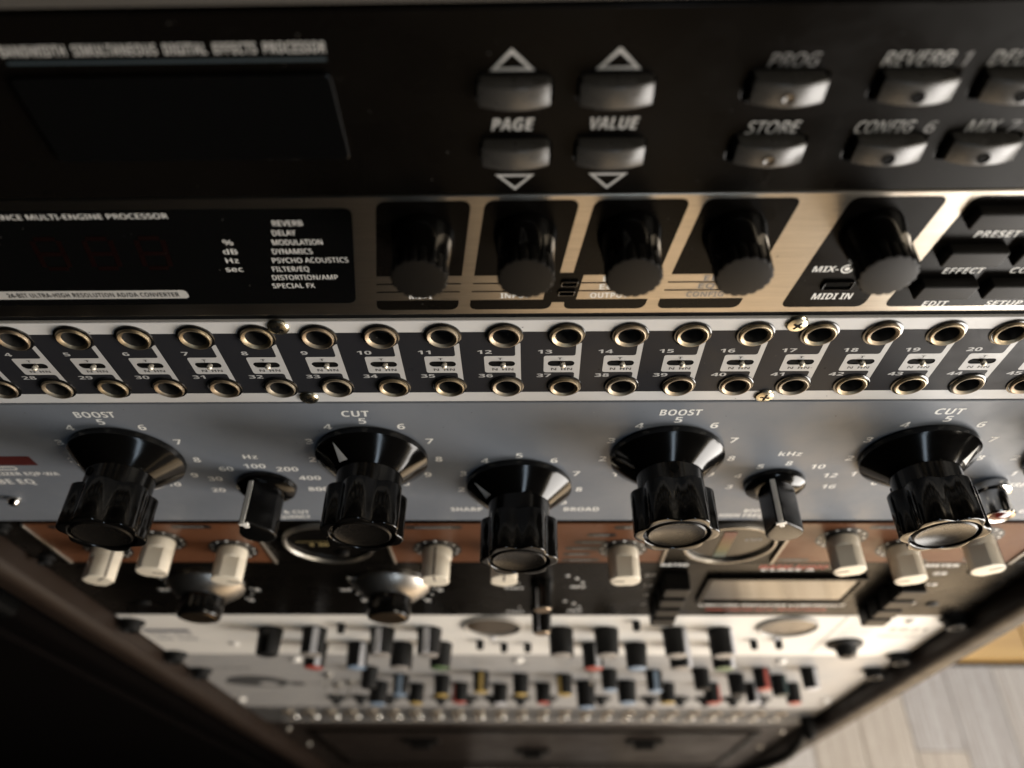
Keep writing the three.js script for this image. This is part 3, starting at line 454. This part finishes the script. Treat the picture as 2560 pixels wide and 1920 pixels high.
// ---------- grey equalizer with many knobs ----------
{
  const yT = -435, yB = -594.6;
  const u = unit('console_equalizer', 'grey unit crowded with small black knobs with coloured pointers', yB);
  add(u, 'front_panel', plate(rr(-241.3, yB, 241.3, yT, 0.8), 3), mat.greyPanel); chassis(u, yT, yB);
  const K = [[-113.4, -467.9, 'k', 0, 's'], [-94.5, -488.7, 'b', 0], [-86.4, -515.3, 'y', 150], [-65, -489.4, 'y', 150], [-53.6, -512, 'r', -60], [-36.5, -479.3, 'y', 4], [-24.3, -515.4, 'w', 160], [-8.6, -486, 'y', 170], [7.5, -512.1, 'r', 160], [22.4, -486.7, 'y', -45], [52.9, -471.9, 'b', 160], [84.3, -474.8, 'b', 4], [98.6, -510.3, 'y', -120], [115.7, -468.6, 'k', 20], [130.9, -511, 'r', 60], [142.9, -483.3, 'k', 30], [161.1, -510.4, 'w', 12], [157, -467.9, 'r', 14], [173.3, -486.3, 't', 30], [189.5, -509.8, 'r', 170], [189, -466.2, 'w', 25]];
  const cm = { k: mat.rubber, b: mat.blue, y: mat.yellow, r: mat.red, w: mat.paleGrey, t: mat.teal };
  for (const [x, y, c, a] of K) put(u, cappedKnob(5.6, 13.6, cm[c], cm[c]), x, y, 0, a);
  for (const [x, y, l] of [[-113.8, -509.5, 15.5], [38.6, -506, 18], [68.4, -505, 15]]) put(u, cappedKnob(6.8, l, mat.blue, mat.knob), x, y, 0, 170);
  const fk = mesh('skirted_knob', S(lathe([[0, 6.2], [2.6, 6.1], [3.4, 5.2], [4.2, 2.4], [7.8, 1.4], [8.4, 0.2]], 32)), mat.rubber);
  for (const x of [-154.8, -135.9, -113, -93.9, -72.2, -50, -31, -9.4, 12, 54, 92, 115.6, 135.2, 156.8, 178.8]) put(u, fk, x, -556);
  const tog = mesh('toggle_switch', S(lathe([[1.6, 2.4], [3, 2.2], [3.4, 0.2]], 20)), mat.steel); sub(tog, 'lever', S(new THREE.CylinderGeometry(0.9, 0.6, 10, 14).rotateX(Math.PI / 2 - 0.25).translate(0, 1, 5.5)), mat.chrome);
  for (const [x, y] of [[-147, -486], [-146.5, -516], [-134.5, -506], [40, -470]]) put(u, tog, x, y);
  const lo = new THREE.Shape(); lo.absellipse(-205, -511, 24, 20, 0, Math.PI * 1.05); lo.quadraticCurveTo(-215, -526, -190, -524); lo.closePath(); const lh = new THREE.Path(); lh.absellipse(-198, -515, 7.5, 6.5, 0, Math.PI * 2); lo.holes.push(lh);
  add(u, 'swoosh_emblem', merge([flat(lo, 0.08), flat(rr(-182, -520, -171, -509, 4), 0.08)]), M(C(0.06), 0.5));
  const pr = []; for (let i = 0; i < 12; i++) pr.push(T(['HIGH', 'MID', 'LOW', 'GAIN', 'FREQ', 'Q'][i % 6], -150 + i * 29, -452 - (i % 3) * 1.5, 4), T(['LEVEL', 'COMP', 'SLOPE', 'OUT'][i % 4], -140 + i * 29, -533, 3.6)); pr.push(T('INPUT', -215, -470, 6, { w: 34 }));
  add(u, 'printed_lettering', merge(pr), mat.greyInk);
  for (const [x, y] of [[233.4, -468], [-234.5, -475]]) put(u, bolt, x, y);
  const bs = mesh('screw', S(lathe([[0, 2.4], [2.2, 2], [3.6, 0.8], [3.8, 0.1]], 24)), mat.whitePanel); for (const [x, y] of [[231, -561], [-235.5, -567], [-160, -570], [-160, -446], [-10, -446], [165, -446]]) put(u, bs, x, y);
}
// ---------- lower patch bay ----------
{
  const yT = -595.4, yB = -657;
  const u = unit('patch_bay', 'dark grey patch bay with a row of bright jack tips near the rack bottom', yB);
  add(u, 'front_panel', plate(rr(-241.3, yB, 241.3, yT, 0.8), 3), M(C(0.07, 0.068, 0.066), 0.4)); chassis(u, yT, yB);
  add(u, 'pale_stripe', merge([quad(-224, -655, 224, -645, 0.08), quad(-224, -600, 224, -597, 0.08)]), M(C(0.22, 0.21, 0.2), 0.45));
  const jk = mesh('jack_socket', jackRing.geometry, mat.rubber); sub(jk, 'bushing', jackRing.children[0].geometry, mat.chrome); sub(jk, 'barrel', jackRing.children[1].geometry, mat.barrel);
  for (let n = 0; n < 24; n++) { const x = (n - 11.5) * 18.25; put(u, jackRing, x, -612); put(u, jk, x, -634); }
}
// ---------- bottom unit ----------
{
  const yT = -658, yB = -916;
  const u = unit('storage_drawer', 'blank dark brown drawer front at the foot of the rack', yB); u.userData.category = 'drawer';
  const lip = add(u, 'front_panel', plate(rr(-241.3, yB, 241.3, yT, 1.5), 3), M(C(0.022, 0.017, 0.014), 0.5, { specularIntensity: 0.2, ...gr(60) })); chassis(u, yT, yB);
  add(u, 'raised_edge', plate((() => { const s = rr(-214, -900, 214, -690, 6); s.holes.push(rr(-208, -894, 208, -696, 4, new THREE.Path())); return s; })(), 2.4, 2.2, 0.6), mat.blackPaint);
  const lt = mesh('latch', S(merge([box(-18, -9, 0.2, 18, 9, 4, 1.5), box(-10, -4, 4, 10, 4, 9, 1.5)])), mat.knobSatin); put(u, lt, -110, -740); put(u, lt, 110, -740); put(u, lt, 0, -800);
  const bs = mesh('screw', S(lathe([[0, 2.4], [2.2, 2], [3.6, 0.8], [3.8, 0.1]], 24)), mat.steel); for (const [x, y] of [[-231, -771], [231, -771], [-231, -690], [231, -690]]) put(u, bs, x, y);
}
function dust(u, x0, x1, y0, y1, n, m) { const g = []; for (let i = 0; i < n; i++) g.push(new THREE.CircleGeometry(0.05 + 0.13 * rnd() ** 3, 5).scale(1 + rnd(), 1, 1).rotateZ(rnd() * 3).translate(x0 + (x1 - x0) * rnd(), y0 + (y1 - y0) * rnd(), 0.12)); const o = add(u, 'dust', merge(g), m); o.userData.kind = 'stuff'; }
{
  const by = (n) => scene.getObjectByName(n), pale = M(C(0.05, 0.047, 0.042), 0.9), dark = M(C(0.05, 0.05, 0.05), 0.9);
  dust(by('effects_processor'), -110, 120, -43.5, -0.5, 130, pale); dust(by('multi_engine_processor'), -140, 140, -86.5, -45.5, 90, pale); dust(by('patch_bay'), -160, 160, -131, -91, 160, pale);
  dust(by('equalizer'), -220, 200, -223, -133.5, 420, dark); dust(by('equalizer'), -220, 200, -223, -133.5, 120, M(C(0.28), 0.9)); dust(by('limiting_amplifier'), -220, 220, -351, -274, 120, pale);
}
// ---------- cable and the added cabinet beside the rack ----------
{
  const pts = [[236, -628, 6], [228, -660, 22], [200, -705, 30], [160, -755, 30], [110, -815, 26], [60, -880, 24], [30, -930, 30]].map(([x, y, z]) => new THREE.Vector3(x * MM, (y - FY) * MM, z * MM));
  const g = thing('cable', 'thick black cable hanging across the drawer front at the rack foot', 'cable', 0, FY, 0);
  const jacket = sub(g, 'jacket', new THREE.TubeGeometry(new THREE.CatmullRomCurve3(pts), 60, 0.0042, 12), mat.rubber);
  const tie = sub(g, 'strain_relief', S(lathe([[3, 14], [4.6, 12], [5.6, 0], [6.4, -4], [0, -4.2]], 24)), mat.knobSatin); tie.position.set(0.236, (-628 - FY) * MM, 0.004);
}
{
  const g = thing('added_dark_cabinet', 'near-black cabinet added beside the rack, its colour standing in for dark shade', 'cabinet', -460, FY, 0);  // added for the dark left side; near-black colour stands in for shade
  sub(g, 'body', S(box(-176, 1, -380, 176, 640, 6, 9, 3)), M(C(0.0022, 0.0016, 0.0015), 0.8, { specularIntensity: 0.06 }));
  sub(g, 'grille', S(box(-158, 24, 6.5, 158, 616, 12, 5, 3)), M(C(0.002, 0.0015, 0.0014), 0.9, { specularIntensity: 0.05 }));
  for (const [x, y] of [[-164, 12], [164, 12], [-164, 628], [164, 628]]) sub(g, 'corner_protector', S(box(x - 13, y - 11, -10, x + 13, y + 11, 9, 4, 2)), M(C(0.003), 0.6, { specularIntensity: 0.1 }));
}
// ---------- lamps ----------
for (const [name, at, to, w, h, power, col, label] of LAMPS) {
  const g = thing(name, label, 'window', at[0] * 1000, at[1] * 1000, at[2] * 1000); g.lookAt(...to);
  const fr = new THREE.Shape(); rr(-w / 2 - 0.05, -h / 2 - 0.05, w / 2 + 0.05, h / 2 + 0.05, 0.006, fr); fr.holes.push(rr(-w / 2, -h / 2, w / 2, h / 2, 0.002, new THREE.Path()));
  sub(g, 'frame', new THREE.ExtrudeGeometry(fr, { depth: 0.04, bevelEnabled: false }).translate(0, 0, -0.035), M(C(0.25), 0.6));
  const pane = sub(g, 'unseen_lit_pane', new THREE.PlaneGeometry(w, h).translate(0, 0, -0.012), new THREE.MeshStandardMaterial({ color: 0x000000, emissive: C(...col), emissiveIntensity: power * 0.4, roughness: 0.9 }));
  const l = new THREE.RectAreaLight(C(...col), power, w, h); l.name = 'unseen_pane_light'; l.position.set(...at); l.lookAt(...to);
  // the light shines along its own -z, the group faces +z
  scene.add(l); l.updateMatrixWorld();
}
{
  const g = thing('added_spot_lamp', 'added unseen spot lamp with a flared black hood, standing in for sunlight on the floor boards', 'lamp', SPOT.at[0] * 1000, SPOT.at[1] * 1000, SPOT.at[2] * 1000); g.lookAt(...SPOT.to);  // added lamp out of view, stands in for sun falling on the floor
  sub(g, 'hood', lathe([[0, -0.12], [0.05, -0.115], [0.06, -0.1], [0.065, 0], [0.1, 0.1], [0.097, 0.1], [0.062, 0], [0.057, -0.1], [0, -0.112]], 40), mat.blackPaint);
  sub(g, 'bulb', new THREE.SphereGeometry(0.025, 24, 16), new THREE.MeshStandardMaterial({ color: 0x000000, emissive: C(...SPOT.color), emissiveIntensity: 20 }));
  const l = new THREE.SpotLight(C(...SPOT.color), SPOT.power, 0, SPOT.angle, 0.15, 2); l.name = 'spot_light'; l.position.set(...SPOT.at); l.target.position.set(...SPOT.to); l.castShadow = true; l.shadow.radius = 1.5; l.shadow.mapSize.set(2048, 2048); l.shadow.camera.near = 0.1; l.shadow.camera.far = 6;
  scene.add(l, l.target);
}
scene.traverse((o) => { if (o.isMesh) { o.castShadow = true; o.receiveShadow = true; } });
renderer.setSize(1024, 768);
renderer.render(scene, camera);
